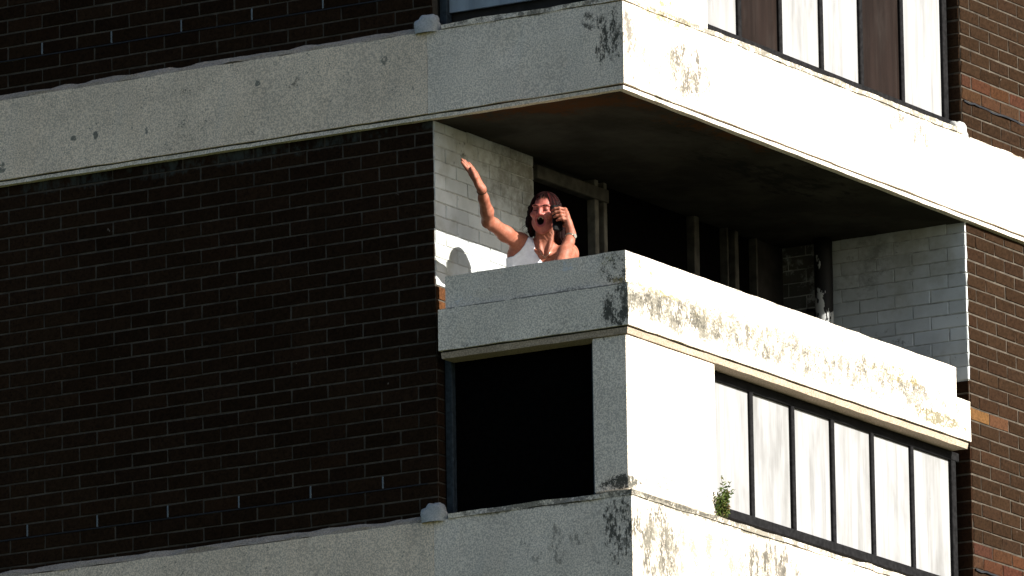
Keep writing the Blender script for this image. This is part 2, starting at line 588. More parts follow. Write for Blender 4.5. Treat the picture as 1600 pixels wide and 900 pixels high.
def place_bricks(parent, lst, visible):
    """the 300 bricks best seen become objects of their own, the rest one mesh"""
    base = Vector(parent.location)
    vis = [b for b in lst if visible(b)]
    rest = [b for b in lst if not visible(b)]
    if len(vis) > 300:
        vis.sort(key=lambda b: -visible(b))
        rest += vis[300:]
        vis = vis[:300]
    for (sc, zc, L, H, n, facing, plane, pnt, tnt) in vis:
        kind = 'pbrick' if pnt else 'brick'
        if pnt: L, H = L + .0035, H + .0045
        if L > .16: me, ref = random.choice(BM[kind]['full']), S - .010
        else: me, ref = random.choice(BM[kind]['half']), S / 2 - .010
        o = bpy.data.objects.new("brick", me)
        COL.objects.link(o)
        o.parent = parent
        dj = max(-.0012, min(.0012, random.gauss(0, .0006)))
        if facing == '-Y':
            o.location = Vector((sc, plane + dj, zc)) - base
        else:
            o.location = Vector((plane - dj, sc, zc)) - base
            o.rotation_euler = (0, 0, math.pi / 2)
        o.scale = (L / ref, 1, H / (CH - .010))
        if random.random() < .5:
            o.rotation_euler.y = 0
        o.color = (*tnt, 1) if tnt else (1, 1, 1, 1)
    for pnt in (False, True):
        g = [b for b in rest if b[7] == pnt]
        if not g: continue
        m = MB()
        for (sc, zc, L, H, n, facing, plane, _, tnt) in g:
            for y, ins in ((.012, 0), (-PROUD + .0025, 0), (-PROUD, .0025)):
                for sx, sz in ((-1, -1), (1, -1), (1, 1), (-1, 1)):
                    lx, lz = sx * (L / 2 - ins) + random.gauss(0, .0013), sz * (H / 2 - ins) + random.gauss(0, .0013)
                    if facing == '-Y': m.v.append((sc + lx, plane + y, zc + lz))
                    else: m.v.append((plane - y, sc + lx, zc + lz))
            q = len(m.v) - 12
            for a in (0, 4):
                for k in range(4):
                    k2 = (k + 1) % 4
                    m.f.append((q + a + k, q + a + k2, q + a + 4 + k2, q + a + 4 + k))
            m.f.append((q + 8, q + 9, q + 10, q + 11))
        m.build("brickwork", MAT['pbrick' if pnt else 'brick'], parent, kind="stuff")

def red_tint(sc, zc, n, joint):
    """reddish courses just above the damp course"""
    k = joint - n
    if k in (1, 2): return (1.55 + random.random() * .5, 1.32 + random.random() * .25, 1.3 + random.random() * .25)
    return None

BANDS = (0.0, -2.64)
ZLIP, ZGRV, ZFACE, ZTOP = .058, .078, .086, .530
B = .05

# left wall, between the bands ------------------------------------------------
def left_shade_tint(sc, zc, n):
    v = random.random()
    d = .65 + .3 * random.random()  # bricks on this wall tinted darker to deepen its shade
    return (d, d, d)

def make_left(zlo, zhi, label, dpc_joint, loc):
    t = thing("brick_wall", loc, label, "wall")
    t["_plane"] = 0.0
    MB().box(-5.6, XE - .004, .0, .22, zlo, zhi).build("mortar_bed", MAT['mortar'], t)
    lst = lay(t, '-Y', -5.6, XE - .001, zlo, zhi, XE, False, tint=left_shade_tint)
    zj = -dpc_joint * CH
    place_bricks(t, lst, lambda b: (20 + b[0] - abs(b[1] + .9) * .02) if b[0] > -4.0 and b[1] > -2.3 and b[1] < 1.05 else 0)
    # damp course and weep slots
    m = straightL([(-.02, zj - .003), (.0065, zj - .004), (.0065, zj + .003), (-.02, zj + .003)], -5.6, XE - .06, .0006, .12, 0)
    m.build("damp_course", MAT['dpc'], t)
    odd = ((dpc_joint - 1) % 2 == 0)
    for k in range(1, 20, 2):
        x = XE - k * S - (S / 2 if odd else 0)
        if x < -5.5: break
        MB().box(x - .0042, x + .0042, -.0062, .01, zj + .006, zj + CH - .006).build("weep_slot", MAT['weep'], t)
    return t

lw = make_left(-2.09, .058, "big dark brown brick wall in shade left of the balcony, between two concrete bands", 25, (-3.3, .1, -2.09))
MB().box(-6.5, XE - .25, .23, 6.5, -3.0, 2.0).build("wall_core", MAT['inner'], lw)
lw2 = make_left(.545, 1.75, "dark brown brick wall in shade at top left above the upper concrete band", -10, (-3.3, .1, .545))

# right wall ------------------------------------------------------------------
def make_right(zlo, zhi, label, dpc_joint, loc):
    t = thing("brick_wall", loc, label, "wall")
    t["_plane"] = 0.0
    MB().box(-.22, .0, YE + .004, 6.0, zlo, zhi).build("mortar_bed", MAT['mortar'], t)
    def tint(sc, zc, n):
        if abs(zc + 13.5 * CH) < .02 and zlo < -1:           # one pale orange pair beside the balcony end
            if sc < YE + .12: return (4.6, 4.0, 2.6)
            if sc < YE + .36: return (2.8, 2.3, 2.1)
        q = red_tint(sc, zc, n, dpc_joint)
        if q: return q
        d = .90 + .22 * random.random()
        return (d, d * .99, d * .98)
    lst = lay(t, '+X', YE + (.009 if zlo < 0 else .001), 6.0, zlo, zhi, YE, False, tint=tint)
    place_bricks(t, lst, lambda b: (20 - b[0]) if b[0] < 4.75 and b[1] > -2.2 and b[1] < 1.15 else 0)
    zj = -dpc_joint * CH
    # the damp course felt sticks out and sags
    m = MB()
    n = 40
    for i in range(n + 1):
        y = YE + .012 + (6.0 - YE) * i / n
        sag = .006 * math.sin(i * 1.7) + .004 * math.sin(i * .6 + 1)
        o = .012 + .004 * math.sin(i * .9)
        m.v += [(-.02, y, zj + .003), (o, y, zj + .003 - abs(sag)), (o, y, zj - .007 - abs(sag)), (-.02, y, zj - .003)]
    for i in range(n):
        for j in range(4):
            m.f.append((i * 4 + j, i * 4 + 4 + j, i * 4 + 4 + (j + 1) % 4, i * 4 + (j + 1) % 4))
    m.build("damp_course", MAT['dpc'], t)
    return t

make_right(-2.09, .055, "sunlit brown brick wall right of the balcony, below the upper concrete band", 25, (0, 4.8, -2.09))
make_right(.55, 1.75, "sunlit brown brick wall in the top right corner, above the upper concrete band", -10, (0, 4.8, .545))

# painted brick returns of the recessed balcony --------------------------------
ret = thing("painted_wall", (XE, .5, -2.09), "white painted brick wall inside the balcony behind the raised arm", "wall")
ret["_plane"] = XE
PZ = -.80
MB().box(XE - .2, XE, .001, 1.02, PZ, .056).build("mortar_bed", MAT['pmortar'], ret)
MB().box(XE - .2, XE - .0005, .0012, 1.02, -2.09, PZ).build("mortar_bed", MAT['mortar'], ret)
lst = lay(ret, '+X', .006, 1.02, -2.09, .056, 0, True,
          select=lambda s, z: z > -1.05 or s < .24,
          painted=lambda s, z: z > PZ,
          tint=lambda s, z, n: None if z > PZ else ((3.5, 2.6, 1.9) if -1.0 < z else None))
place_bricks(ret, lst, lambda b: 1)
end = thing("painted_wall", (-.5, YE, -2.09), "blue white painted brick end wall at the far right of the balcony", "wall")
end["_plane"] = YE
MB().box(-1.4, -.001, YE, YE + .2, -.86, .0555).build("mortar_bed", MAT['pmortar'], end)
MB().box(-1.4, -.0015, YE + .0005, YE + .2, -2.09, -.86).build("mortar_bed", MAT['mortar'], end)
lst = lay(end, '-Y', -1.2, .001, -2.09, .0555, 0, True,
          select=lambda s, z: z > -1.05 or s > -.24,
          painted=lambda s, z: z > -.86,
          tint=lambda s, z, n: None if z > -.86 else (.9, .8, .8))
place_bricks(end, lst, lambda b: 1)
# same reveal one storey up
end2 = thing("brick_wall", (-.1, YE, .55), "dark brick reveal at the right end of the upper panels", "wall")
end2["_plane"] = YE
MB().box(-.22, -.001, YE, YE + .2, .55, 1.75).build("mortar_bed", MAT['mortar'], end2)
place_bricks(end2, lay(end2, '-Y', -.22, -.005, .55, 1.75, 0, True), lambda b: 1)

# ------------------------------------------------------------------ concrete bands
for zo, mt, lab in ((0.0, UPB, "pale concrete band wrapping the corner above the balcony"),
                    (-2.64, LOB, "stained concrete band wrapping the corner at the bottom, below the white panels")):
    t = thing("concrete_band", (0, 0, zo + ZLIP), lab, "concrete band")
    sweep([(-.30, zo + ZFACE), (B, zo + ZFACE), (B + .001, zo + .23), (B, zo + .38), (B, zo + ZTOP), (-.30, zo + ZTOP)], XE, 6.0).build("band_face", mt, t)
    BEI = concrete("band_render_%s" % ('upper' if zo == 0 else 'lower'), (.80, .68, .54), [
        ((-3.394, -.05, .254), (.030, .2, .020), 30, .34, (.10, .115, .10), .85, None),
        ((-3.254, -.05, .253), (.020, .2, .028), 30, .34, (.09, .105, .095), .85, None),
        ((-2.928, -.05, .230), (.015, .2, .030), 30, .36, (.14, .16, .15), .8, None),
        ((-3.86, -.05, .15), (.04, .2, .04), 30, .36, (.10, .115, .10), .8, None),
        ((-2.22, -.05, .40), (.022, .2, .022), 30, .36, (.12, .14, .125), .8, None),
        ((-1.42, -.05, .41), (.034, .2, .034), 30, .38, (.11, .125, .11), .8, None),
        ((-2.0, -.05, .40), (1.2, .2, .16), 17, .68, ALGAE, .7, None)], streak=.05)
    straightL([(-.30, zo + ZFACE), (B, zo + ZFACE), (B, zo + .30), (B, zo + ZTOP), (-.30, zo + ZTOP)], -5.6, XE - .002).build("band_face", BEI, t)
    # recessed shadow groove, then the drip lip under it
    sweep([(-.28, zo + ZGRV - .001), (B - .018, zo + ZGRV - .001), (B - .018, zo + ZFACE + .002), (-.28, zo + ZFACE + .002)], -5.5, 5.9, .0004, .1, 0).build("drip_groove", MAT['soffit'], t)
    sweep([(-.002, zo + ZLIP), (B - .010, zo + ZLIP), (B - .010, zo + ZGRV), (-.002, zo + ZGRV)], -5.6, 6.0, .0010, .05, .003).build("drip_lip", mt, t)
    # sill strip on the band round the balcony corner, mortar fillets under the brick
    sweep([(-.2, zo + ZTOP - .002), (B + .006, zo + ZTOP + .003), (B + .007, zo + ZTOP + .028), (-.02, zo + ZTOP + .042), (-.2, zo + ZTOP + .042)], -1.06, 3.66, .0022, .04, .006).build("sill", mt, t)
    straightL([(-.01, zo + ZTOP + .001), (B - .006, zo + ZTOP + .002), (B - .012, zo + ZTOP + .018), (.008, zo + ZTOP + .042), (-.01, zo + ZTOP + .042)], -5.6, XE - .03, .004, .045, .006).build("mortar_fillet", FILLET, t)
    straightR([(-.01, zo + ZTOP + .001), (B - .006, zo + ZTOP + .002), (B - .014, zo + ZTOP + .010), (.006, zo + ZTOP + .026), (-.01, zo + ZTOP + .026)], YE + .02, 6.0, .003, .045, .006).build("mortar_fillet", mt, t)
    # lumps of mortar closing the sill ends
    for (cx, cy, rx, ry, rz) in ((XE - .005, -.03, .075, .045, .055), (.0, YE - .06, .045, .075, .05)):
        m = MB()
        nu, nv = 16, 9
        for i in range(nv + 1):
            th = math.pi / 2 * i / nv
            for k in range(nu):
                ph = 2 * math.pi * k / nu
                q = 1 + .09 * math.sin(3 * ph + i) + random.gauss(0, .012)
                sq = lambda c: math.copysign(abs(c) ** .62, c)
                m.v.append((cx + rx * q * sq(math.cos(ph)) * math.cos(th) ** .5, cy + ry * q * sq(math.sin(ph)) * math.cos(th) ** .5,
                            zo + ZTOP - .006 + rz * 1.75 * q * math.sin(th) ** .8))
        for i in range(nv):
            for k in range(nu):
                k2 = (k + 1) % nu
                m.f.append((i * nu + k, i * nu + k2, (i + 1) * nu + k2, (i + 1) * nu + k))
        m.build("sill_end", LUMP, t, smooth=True)
    if zo == 0.0:
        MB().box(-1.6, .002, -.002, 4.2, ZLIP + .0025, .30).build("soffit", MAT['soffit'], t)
    else:
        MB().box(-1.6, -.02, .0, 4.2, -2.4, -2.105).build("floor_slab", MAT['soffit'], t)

# ------------------------------------------------------------------ balcony parapet
bal = thing("balcony_parapet", (0, 0, -1.245), "lichen stained concrete balcony parapet the woman leans over", "balcony")
sweep([(-.14, -1.205), (B, -1.205), (B + .001, -1.10), (B, -.980), (-.14, -.980)], -1.108, 3.672, .0010, .05, .006).build("parapet_beam", BAL, bal)
sweep([(-.04, -.985), (B - .025, -.985), (B - .024, -.90), (B - .025, -.802), (-.025, -.799), (-.04, -.805)], -1.078, 3.563, .0010, .05, .006).build("parapet_slab", BAL, bal)
sweep([(-.08, -1.214), (B - .016, -1.214), (B - .016, -1.203), (-.08, -1.203)], -1.09, 3.66, .0004, .1, 0).build("drip_groove", MAT['soffit'], bal)
sweep([(-.09, -1.245), (B - .020, -1.245), (B - .012, -1.2135), (-.09, -1.2135)], -1.10, 3.662, .0008, .05, .004).build("drip_lip", LIP, bal)

# ------------------------------------------------------------------ corner piers and infill panels
def pier(z0, z1, label):
    t = thing("corner_pier", (-.08, .4, z0), label, "pillar")
    m = MB()
    xs0, xs1, y0, y1 = -.19, .02, -.02, .90
    n = 8
    m.bevbox(xs0, xs1, y0, y1, z0, z1, .006)
    m.build("pier_body", PIER, t)
pier(-2.069, -1.246, "smooth pale corner pillar between the dark opening and the white panels, under the balcony")
pier(.571, 1.75, "smooth pale corner pillar at the top edge beside the white and brown panels")

def screen(z0, z1, edges, kinds, label):
    t = thing("panel_screen", (-.08, 2.3, z0), label, "window")
    xp = -.085
    fr = MB()
    fr.bevbox(xp - .03, xp + .028, .90, YE - .012, z0, z0 + .052, .004)
    fr.bevbox(xp - .03, xp + .02, .90, YE - .012, z1 - .05, z1, .004)
    fr.bevbox(xp - .03, xp + .02, edges[-1], edges[-1] + .05, z0 + .05, z1 - .05, .003)
    fr.build("frame", MAT['dark_frame'], t)
    for i in range(len(edges) - 1):
        a, b = edges[i], edges[i + 1]
        MB().box(xp - .012, xp + random.uniform(-.003, .002), a + .004, b - .004, z0 + .03, z1 - .02).build("pane", MAT[kinds[i]], t)
        if i:
            MB().bevbox(xp - .02, xp + .016, a - .018, a + .018, z0 + .04, z1 - .04, .004).build("mullion", MAT['dark_frame'], t)
    MB().box(xp - .06, xp - .05, .3, YE - .005, z0 - .02, z1).build("dark_backing", MAT['inner'], t)
    return t
W, Bn = 'white_pane', 'brown_pane'
screen(-2.025, -1.246, [.905, 1.443, 1.892, 2.328, 2.768, 3.214, 3.652], [W] * 6,
       "row of six streaky white panels in dark frames under the balcony")
screen(.592, 1.75, [.905, 1.405, 1.852, 2.306, 2.750, 3.216, 3.676], [W, Bn, W, W, Bn, W],
       "row of white and dark brown panels at the top right above the upper band")

def side_screen(z0, z1, label, upper):
    t = thing("side_window", (-.7, .1, z0), label, "window")
    y = .10
    m = MB()
    m.bevbox(XE + .010, XE + .055, y - .035, y + .02, z0, z1, .004)
    m.build("stile", MAT['blue_frame'], t)
    MB().bevbox(-.245, -.205, y - .035, y + .02, z0, z1, .004).build("stile", MAT['blue_frame'], t)
    if upper:
        MB().box(XE + .05, -.24, y - .005, y + .012, z0 + .085, z1).build("pane", MAT['blue_pane'], t)
        MB().box(XE + .05, -.24, y + .03, y + .04, z0 - .02, z0 + .2).build("dark_backing", MAT['inner'], t)  # added dark sheet standing in for the unlit interior behind the gap
    else:
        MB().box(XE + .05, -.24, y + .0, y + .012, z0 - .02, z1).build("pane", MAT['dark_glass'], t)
    MB().box(XE + .004, -.1, y + .05, y + .06, z0 - .03, z1).build("wall_lining", MAT['inner'], t)
side_screen(-2.07, -1.212, "black window opening below the balcony beside the brick wall", False)
side_screen(.571, 1.75, "pale blue panel over a dark gap at the top edge, left of the corner", True)

# ------------------------------------------------------------------ door and windows at the back of the balcony
XB = -1.15
bw = thing("window_wall", (XB, 2.4, -2.09), "dark glazed door and windows with thin pale frames in shade behind the woman", "window")
def post(y0, y1, par, x1=XB + .02, z0=-2.09, z1=.05, nm="frame_post"):
    MB().bevbox(XB - .05, x1, y0, y1, z0, z1, .004).build(nm, MAT['dark_timber' if nm == 'mullion' else 'timber'], par)
MB().bevbox(XB - .05, XB + .03, 1.022, 1.775, -.062, .012, .004).build("frame_head", MAT['dark_timber'], bw)
post(1.640, 1.680, bw, nm="door_post")
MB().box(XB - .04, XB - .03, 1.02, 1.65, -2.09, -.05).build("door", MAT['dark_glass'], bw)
post(1.735, 1.770, bw, nm="frame_post")
post(2.715, 2.770, bw, nm="mullion")
post(3.080, 3.092, bw, nm="mullion")
post(3.165, 3.205, bw, nm="mullion")
post(3.405, 3.418, bw, nm="mullion")
for a, b in ((1.77, 2.716), (2.769, 3.081), (3.091, 3.166), (3.204, 3.406)):
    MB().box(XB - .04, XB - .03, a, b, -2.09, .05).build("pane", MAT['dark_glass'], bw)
MB().box(XB - .042, XB - .035, 1.66, 1.745, -2.09, .05).build("joint_strip", MAT['inner'], bw)
MB().box(XB - .06, XB - .052, .9, 4.0, -2.09, .07).build("wall_lining", MAT['inner'], bw)
MB().box(XB - .05, XB - .01, 3.417, YE + .01, -2.09, .056).build("wall_lining", MAT['inner'], bw)

# ------------------------------------------------------------------ downpipe
dp = thing("downpipe", (-.86, YE - .075, -2.1), "black downpipe with peeling white paint in the far balcony corner", "pipe")
m = MB()
zs = [-2.1 + 2.16 * i / 24 for i in range(25)]
m.tube([(-.86, YE - .075, z) for z in zs], [.052 + random.gauss(0, .0012) for _ in zs], 16)
m.build("pipe", MAT['pipe'], dp, smooth=True)
for z in (-.52, -1.4):
    MB().tube([(-.86, YE - .075, z), (-.86, YE - .075, z + .07)], .062, 16).build("collar", MAT['pipe'], dp, smooth=False)
MB().tube([(-.945, YE - .02, -2.1), (-.945, YE - .02, -.34), (-.965, YE - .02, -.325), (-1.0, YE - .02, -.32)], .010, 8).build("conduit", MAT['cable'], dp)

# ------------------------------------------------------------------ weed on the sill
weed = thing("weed", (.03, .93, -2.075), "small green weed growing out of the sill left of the white panels", "plant")
LEAF = NT("weed_leaf")
_isl = LEAF.nt.nodes.new("ShaderNodeNewGeometry").outputs["Random Per Island"]
LEAF = LEAF.done(LEAF.cramp(_isl, [(0, (.035, .065, .014)), (.5, (.065, .105, .02)), (.85, (.12, .15, .025)), (1, (.17, .11, .05))]), .6, .2)
STEM = simple("weed_stem", (.06, .06, .025), .7, .1)
sm, lm = MB(), MB()
def leaf(p, d, ln, w):
    d = d.normalized()
    s = d.cross(Vector((random.gauss(0, 1), random.gauss(0, 1), random.gauss(0, 1)))).normalized() * w
    n = d.cross(s).normalized() * ln * .15
    b = len(lm.v)
    lm.v += [tuple(p), tuple(p + d * ln * .45 + s + n), tuple(p + d * ln - n), tuple(p + d * ln * .45 - s + n)]
    lm.f += [(b, b + 1, b + 2), (b, b + 2, b + 3)]
wb = Vector((.035, .93, -2.072))
for i in range(26):
    a = random.uniform(0, 2 * math.pi)
    h = random.uniform(.05, .145) if i > 2 else (.215, .175, .19)[i]
    lean = Vector((math.cos(a) * .03, math.sin(a) * .05, 0))
    if i == 0: lean = Vector((.0, -.05, 0))
    if i == 1: lean = Vector((.01, .14, 0))
    if i == 2: lean = Vector((.02, .06, 0))
    p0 = wb + Vector((random.uniform(-.01, .02), random.gauss(0, .03), 0))
    pts = [p0 + Vector((0, 0, h * t)) + lean * t * t for t in (0, .35, .7, 1)]
    sm.tube(pts, [.0022, .0018, .0014, .001], 5)
    nl = int(38 * h / .12) if i > 2 else 14
    for k in range(nl):
        t = random.uniform(.15, 1) if i > 2 else random.uniform(.75, 1) if k < 7 else random.uniform(.1, .5)
        q = p0 + Vector((0, 0, h * t)) + lean * t * t
        leaf(q, Vector((random.gauss(0, 1), random.gauss(0, 1), random.gauss(.3, .7))), random.uniform(.014, .032), random.uniform(.003, .0065))
sm.build("stem", STEM, weed)
lm.build("foliage", LEAF, weed)

# ------------------------------------------------------------------ ground
def ground_mat():
    t = NT("grass_ground")
    col = t.mix(t.ramp(t.noise(.4, 5), .35, .65), (.035, .045, .018), (.06, .065, .03))
    return t.done(col, .95, .05)
m = MB()
m.v = [(-2000, -2000, -14.1), (2000, -2000, -14.1), (2000, 2000, -14.1), (-2000, 2000, -14.1)]
m.f = [(0, 1, 2, 3)]
m.build("ground", ground_mat(), None, kind="structure")
# ------------------------------------------------------------------ the woman
# Local frame: R = along the picture's right, Z up, T = towards the street.
# Points, many converted from image pixels, are (right, up, towards) in metres from the middle of her face.
HEAD = Vector((-.635, .262, -.475))
PR = Vector((math.cos(YAW), math.sin(YAW), 0))
PT = Vector((math.sin(YAW), -math.cos(YAW), 0))
SE, CE = FW.z, math.sqrt(1 - FW.z ** 2)
def A(x, y, w=0.0):
    """x, y in image pixels, scaled to metres on the sight plane, w metres towards the street"""
    u = (x - 845) / 300.0
    v = (335 - y) / 300.0
    z = (v - SE * w) / CE
    return np.array((u + .0157 * z, z, w))

class Field:
    """signed distance field on a grid, built primitive by primitive"""
    def __init__(self, lo, hi, h):
        self.h = h
        self.lo = np.array(lo, float)
        self.n = np.ceil((np.array(hi) - self.lo) / h).astype(int) + 1
        self.d = np.full(self.n, .2, np.float32)
    def sub(self, c0, c1):
        i0 = np.clip(np.floor((c0 - self.lo) / self.h).astype(int), 0, self.n)
        i1 = np.clip(np.ceil((c1 - self.lo) / self.h).astype(int) + 1, 0, self.n)
        sl = tuple(slice(a, b) for a, b in zip(i0, i1))
        g = [self.lo[k] + self.h * np.arange(i0[k], i1[k]) for k in range(3)]
        return sl, np.meshgrid(*g, indexing='ij', sparse=True)
    def apply(self, sl, d, k, op):
        o = self.d[sl]
        if o.size == 0: return
        if op == 'add':
            if k > 0:
                hh = np.clip(k - np.abs(o - d), 0, None) / k
                self.d[sl] = np.minimum(o, d) - hh * hh * k * .25
            else: self.d[sl] = np.minimum(o, d)
        else:
            d = -d
            hh = np.clip(k - np.abs(o - d), 0, None) / max(k, 1e-6)
            self.d[sl] = np.maximum(o, d) + hh * hh * k * .25
    def cone(self, a, b, r1, r2, k=.01, op='add'):
        a, b = np.array(a, float), np.array(b, float)
        pad = max(r1, r2) + k + .03
        sl, (X, Y, Z) = self.sub(np.minimum(a, b) - pad, np.maximum(a, b) + pad)
        ab = b - a
        L2 = max(float(ab @ ab), 1e-12)
        t = np.clip(((X - a[0]) * ab[0] + (Y - a[1]) * ab[1] + (Z - a[2]) * ab[2]) / L2, 0, 1)
        dd = np.sqrt((X - a[0] - t * ab[0]) ** 2 + (Y - a[1] - t * ab[1]) ** 2 + (Z - a[2] - t * ab[2]) ** 2)
        self.apply(sl, (dd - (r1 + (r2 - r1) * t)).astype(np.float32), k, op)
    def chain(self, pts, rs, k=.01, op='add'):
        for i in range(len(pts) - 1):
            self.cone(pts[i], pts[i + 1], rs[i], rs[i + 1], k, op)
    def ell(self, c, r, k=.01, rot=None, op='add'):
        c, r = np.array(c, float), np.array(r, float)
        pad = r.max() + k + .03
        sl, (X, Y, Z) = self.sub(c - pad, c + pad)
        P = [X - c[0], Y - c[1], Z - c[2]]
        if rot is not None:
            P = [rot[i][0] * P[0] + rot[i][1] * P[1] + rot[i][2] * P[2] for i in range(3)]
        q = np.sqrt((P[0] / r[0]) ** 2 + (P[1] / r[1]) ** 2 + (P[2] / r[2]) ** 2)
        q2 = np.sqrt((P[0] / r[0] ** 2) ** 2 + (P[1] / r[1] ** 2) ** 2 + (P[2] / r[2] ** 2) ** 2)
        d = q * (q - 1) / np.maximum(q2, 1e-6)
        self.apply(sl, d.astype(np.float32), k, op)
    def mesh(self):
        """naive surface nets"""
        D = self.d
        ins = D < 0
        n = D.shape
        c = [(i, j, k) for i in (0, 1) for j in (0, 1) for k in (0, 1)]
        s = lambda o: tuple(slice(o[a], n[a] - 1 + o[a]) for a in range(3))
        cnt = sum(ins[s(o)].astype(np.int8) for o in c)
        act = (cnt > 0) & (cnt < 8)
        idx = np.argwhere(act)
        num = np.full(act.shape, -1, np.int64)
        num[act] = np.arange(len(idx))
        acc = np.zeros((len(idx), 3))
        w = np.zeros(len(idx))
        vals = {o: D[s(o)][act] for o in c}
        for o in c:
            for ax in range(3):
                if o[ax]: continue
                p = list(o); p[ax] = 1; p = tuple(p)
                a, b = vals[o], vals[p]
                m = (a < 0) != (b < 0)
                t = np.where(m, a / np.where(m, a - b, 1), 0)
                pt = np.tile(np.array(o, float), (len(idx), 1))
                pt[:, ax] += t
                acc[m] += pt[m]
                w[m] += 1
        V = self.lo + self.h * (idx + acc / w[:, None])
        F = []
        for ax in range(3):
            b, c2 = (ax + 1) % 3, (ax + 2) % 3
            a0 = tuple(slice(0, n[k] - 1) if k == ax else slice(1, n[k] - 1) for k in range(3))
            a1 = tuple(slice(1, n[k]) if k == ax else slice(1, n[k] - 1) for k in range(3))
            flip = ins[a0] & ~ins[a1]
            flop = ~ins[a0] & ins[a1]
            for m, rev in ((flip, False), (flop, True)):
                e = np.argwhere(m)
                e[:, b] += 1
                e[:, c2] += 1
                q = []
                for db, dc in ((1, 1), (0, 1), (0, 0), (1, 0)):
                    p = e.copy(); p[:, b] -= db; p[:, c2] -= dc
                    q.append(num[p[:, 0], p[:, 1], p[:, 2]])
                if rev: q = q[::-1]
                F.append(np.stack(q, 1))
        return V, np.concatenate(F)

def w3(p):
    return HEAD + PR * float(p[0]) + Vector((0, 0, float(p[1]))) + PT * float(p[2])
def local_mesh(name, V, F, mats, parent, mid=None, smooth=True):
    base = Vector(parent.location)
    R = np.array((PR, (0, 0, 1), PT), float)
    W = V @ R + np.array(HEAD - base)
    me = bpy.data.meshes.new(name)
    me.from_pydata(W.tolist(), [], [tuple(int(i) for i in f) for f in F])
    for m in mats: me.materials.append(m)
    if mid is not None: me.polygons.foreach_set("material_index", np.asarray(mid, np.int32))
    if smooth: me.polygons.foreach_set("use_smooth", [True] * len(me.polygons))
    o = bpy.data.objects.new(name, me)
    COL.objects.link(o)
    o.parent = parent
    return o

def skin_mat():
    t = NT("tanned_skin")
    col = t.mix(t.ramp(t.noise(38, 4), .35, .68), (.26, .088, .052), (.33, .130, .084))
    col = t.mix(t.ramp(t.noise(120, 3, offset=(3, 3, 1)), .55, .75, 0, .3), col, (.20, .07, .035))
    t.bump(t.noise(90, 3), .12, .003)
    t.b.inputs["Subsurface Weight"].default_value = .08
    t.b.inputs["Subsurface Radius"].default_value = (.006, .002, .001)
    return t.done(col, .55, .25)
SKIN = skin_mat()
FLUSH = simple("flushed_face_skin", (.32, .095, .072), .5, .3, var=.14, scale=55)
LIPS = simple("lips", (.26, .055, .055), .45, .35, var=.1)
MOUTH = simple("mouth_inside", (.010, .0025, .003), .7, .1, var=.1)

wo = thing("person", (HEAD.x, HEAD.y, -2.105), "woman in white vest shouting over the balcony parapet, one arm raised, phone at her ear", "person")
FLOOR = -2.105 - HEAD.z

# the head frame: faces the street below, a little to the picture's left
hz = np.array((-.27, -SE * .98, 1.0)); hz /= np.linalg.norm(hz)
hx = np.cross((0.0, 1.0, 0.0), hz); hx /= np.linalg.norm(hx)
hy = np.cross(hz, hx)
_tl = .06
hx, hy = hx * math.cos(_tl) - hy * math.sin(_tl), hy * math.cos(_tl) + hx * math.sin(_tl)
HR = np.array((hx, hy, hz))
H0 = A(845, 331, 0.0)
def Hd(x, y, z): return H0 + hx * x + hy * y + hz * z
def toH(V): return (V - H0) @ HR.T

NECK0, NECK1 = A(847, 392, -.075), Hd(0, -.055, -.035)
SHR, ELR, WRR = A(806, 377, -.06), A(757, 343.5, .17), A(747, 293, .36)
SHL, ELL_, WRL = A(884, 395, -.06), A(872, 412, .20), A(888.5, 366, .085)

def head_prims(f, grow=0.0):
    g = grow
    f.ell(Hd(0, .022, -.030), (.070 + g, .086 + g, .092 + g), .0, HR)
    f.ell(Hd(0, -.022, .012), (.057 + g, .075 + g, .064 + g), .02, HR)

def torso_prims(f, g=0.0):
    k = .05
    f.ell((-.022, -.40, -.080), (.158 + g, .18 + g, .098 + g), k)
    f.ell((-.015, -.55, -.07), (.135 + g, .16 + g, .090 + g), k)
    f.ell((-.004, -.72, -.07), (.165 + g, .14 + g, .110 + g), k)
    f.cone(A(800, 398, -.07), A(803, 445, -.07), .046 + g, .05 + g, .04)
    f.cone(A(884, 405, -.07), A(880, 445, -.07), .046 + g, .05 + g, .04)
    for sx in (-1, 1):
        f.ell((-.022 + sx * .072, -.375, -.005), (.060 + g, .062 + g, .055 + g), .03)
    f.cone(A(846, 404, -.085), SHR + np.array((.015, -.005, -.005)), .048 + g, .044 + g, .04)
    f.cone(A(846, 404, -.085), SHL + np.array((-.015, -.005, -.005)), .048 + g, .044 + g, .04)
    f.cone(SHR, SHR + np.array((.05, -.10, .0)), .042 + g, .05 + g, .04)
    f.cone(SHL, SHL + np.array((-.05, -.10, .0)), .042 + g, .05 + g, .04)

def leg_prims(f, g=0.0):
    for sx in (-1, 1):
        hip, kn, an = np.array((sx * .085, -.80, -.07)), np.array((sx * .095, -1.20, -.05)), np.array((sx * .10, FLOOR + .08, -.08))
        f.chain([hip, kn], [.082 + g, .056 + g], .03)
        f.chain([kn, kn * .6 + an * .4 + np.array((0, 0, -.015)), an], [.054 + g, .052 + g, .036 + g], .02)

bf = Field((-.46, FLOOR - .01, -.30), (.24, .34, .56), .0036)
torso_prims(bf)
leg_prims(bf)
for sx in (-1, 1):
    bf.cone((sx * .10, FLOOR + .045, -.09), (sx * .12, FLOOR + .025, .07), .036, .026, .03)
# neck, with the cords that stand out when shouting
bf.cone(NECK0, NECK1, .056, .050, .035)
for sx in (-1, 1):
    bf.cone(Hd(sx * .045, -.055, -.03), A(846 + sx * 6, 396, -.01), .012, .010, .012)
    bf.cone(A(846 + sx * 6, 397, -.015), A(846 + sx * 34, 386 + sx * 5, -.045), .010, .012, .014)
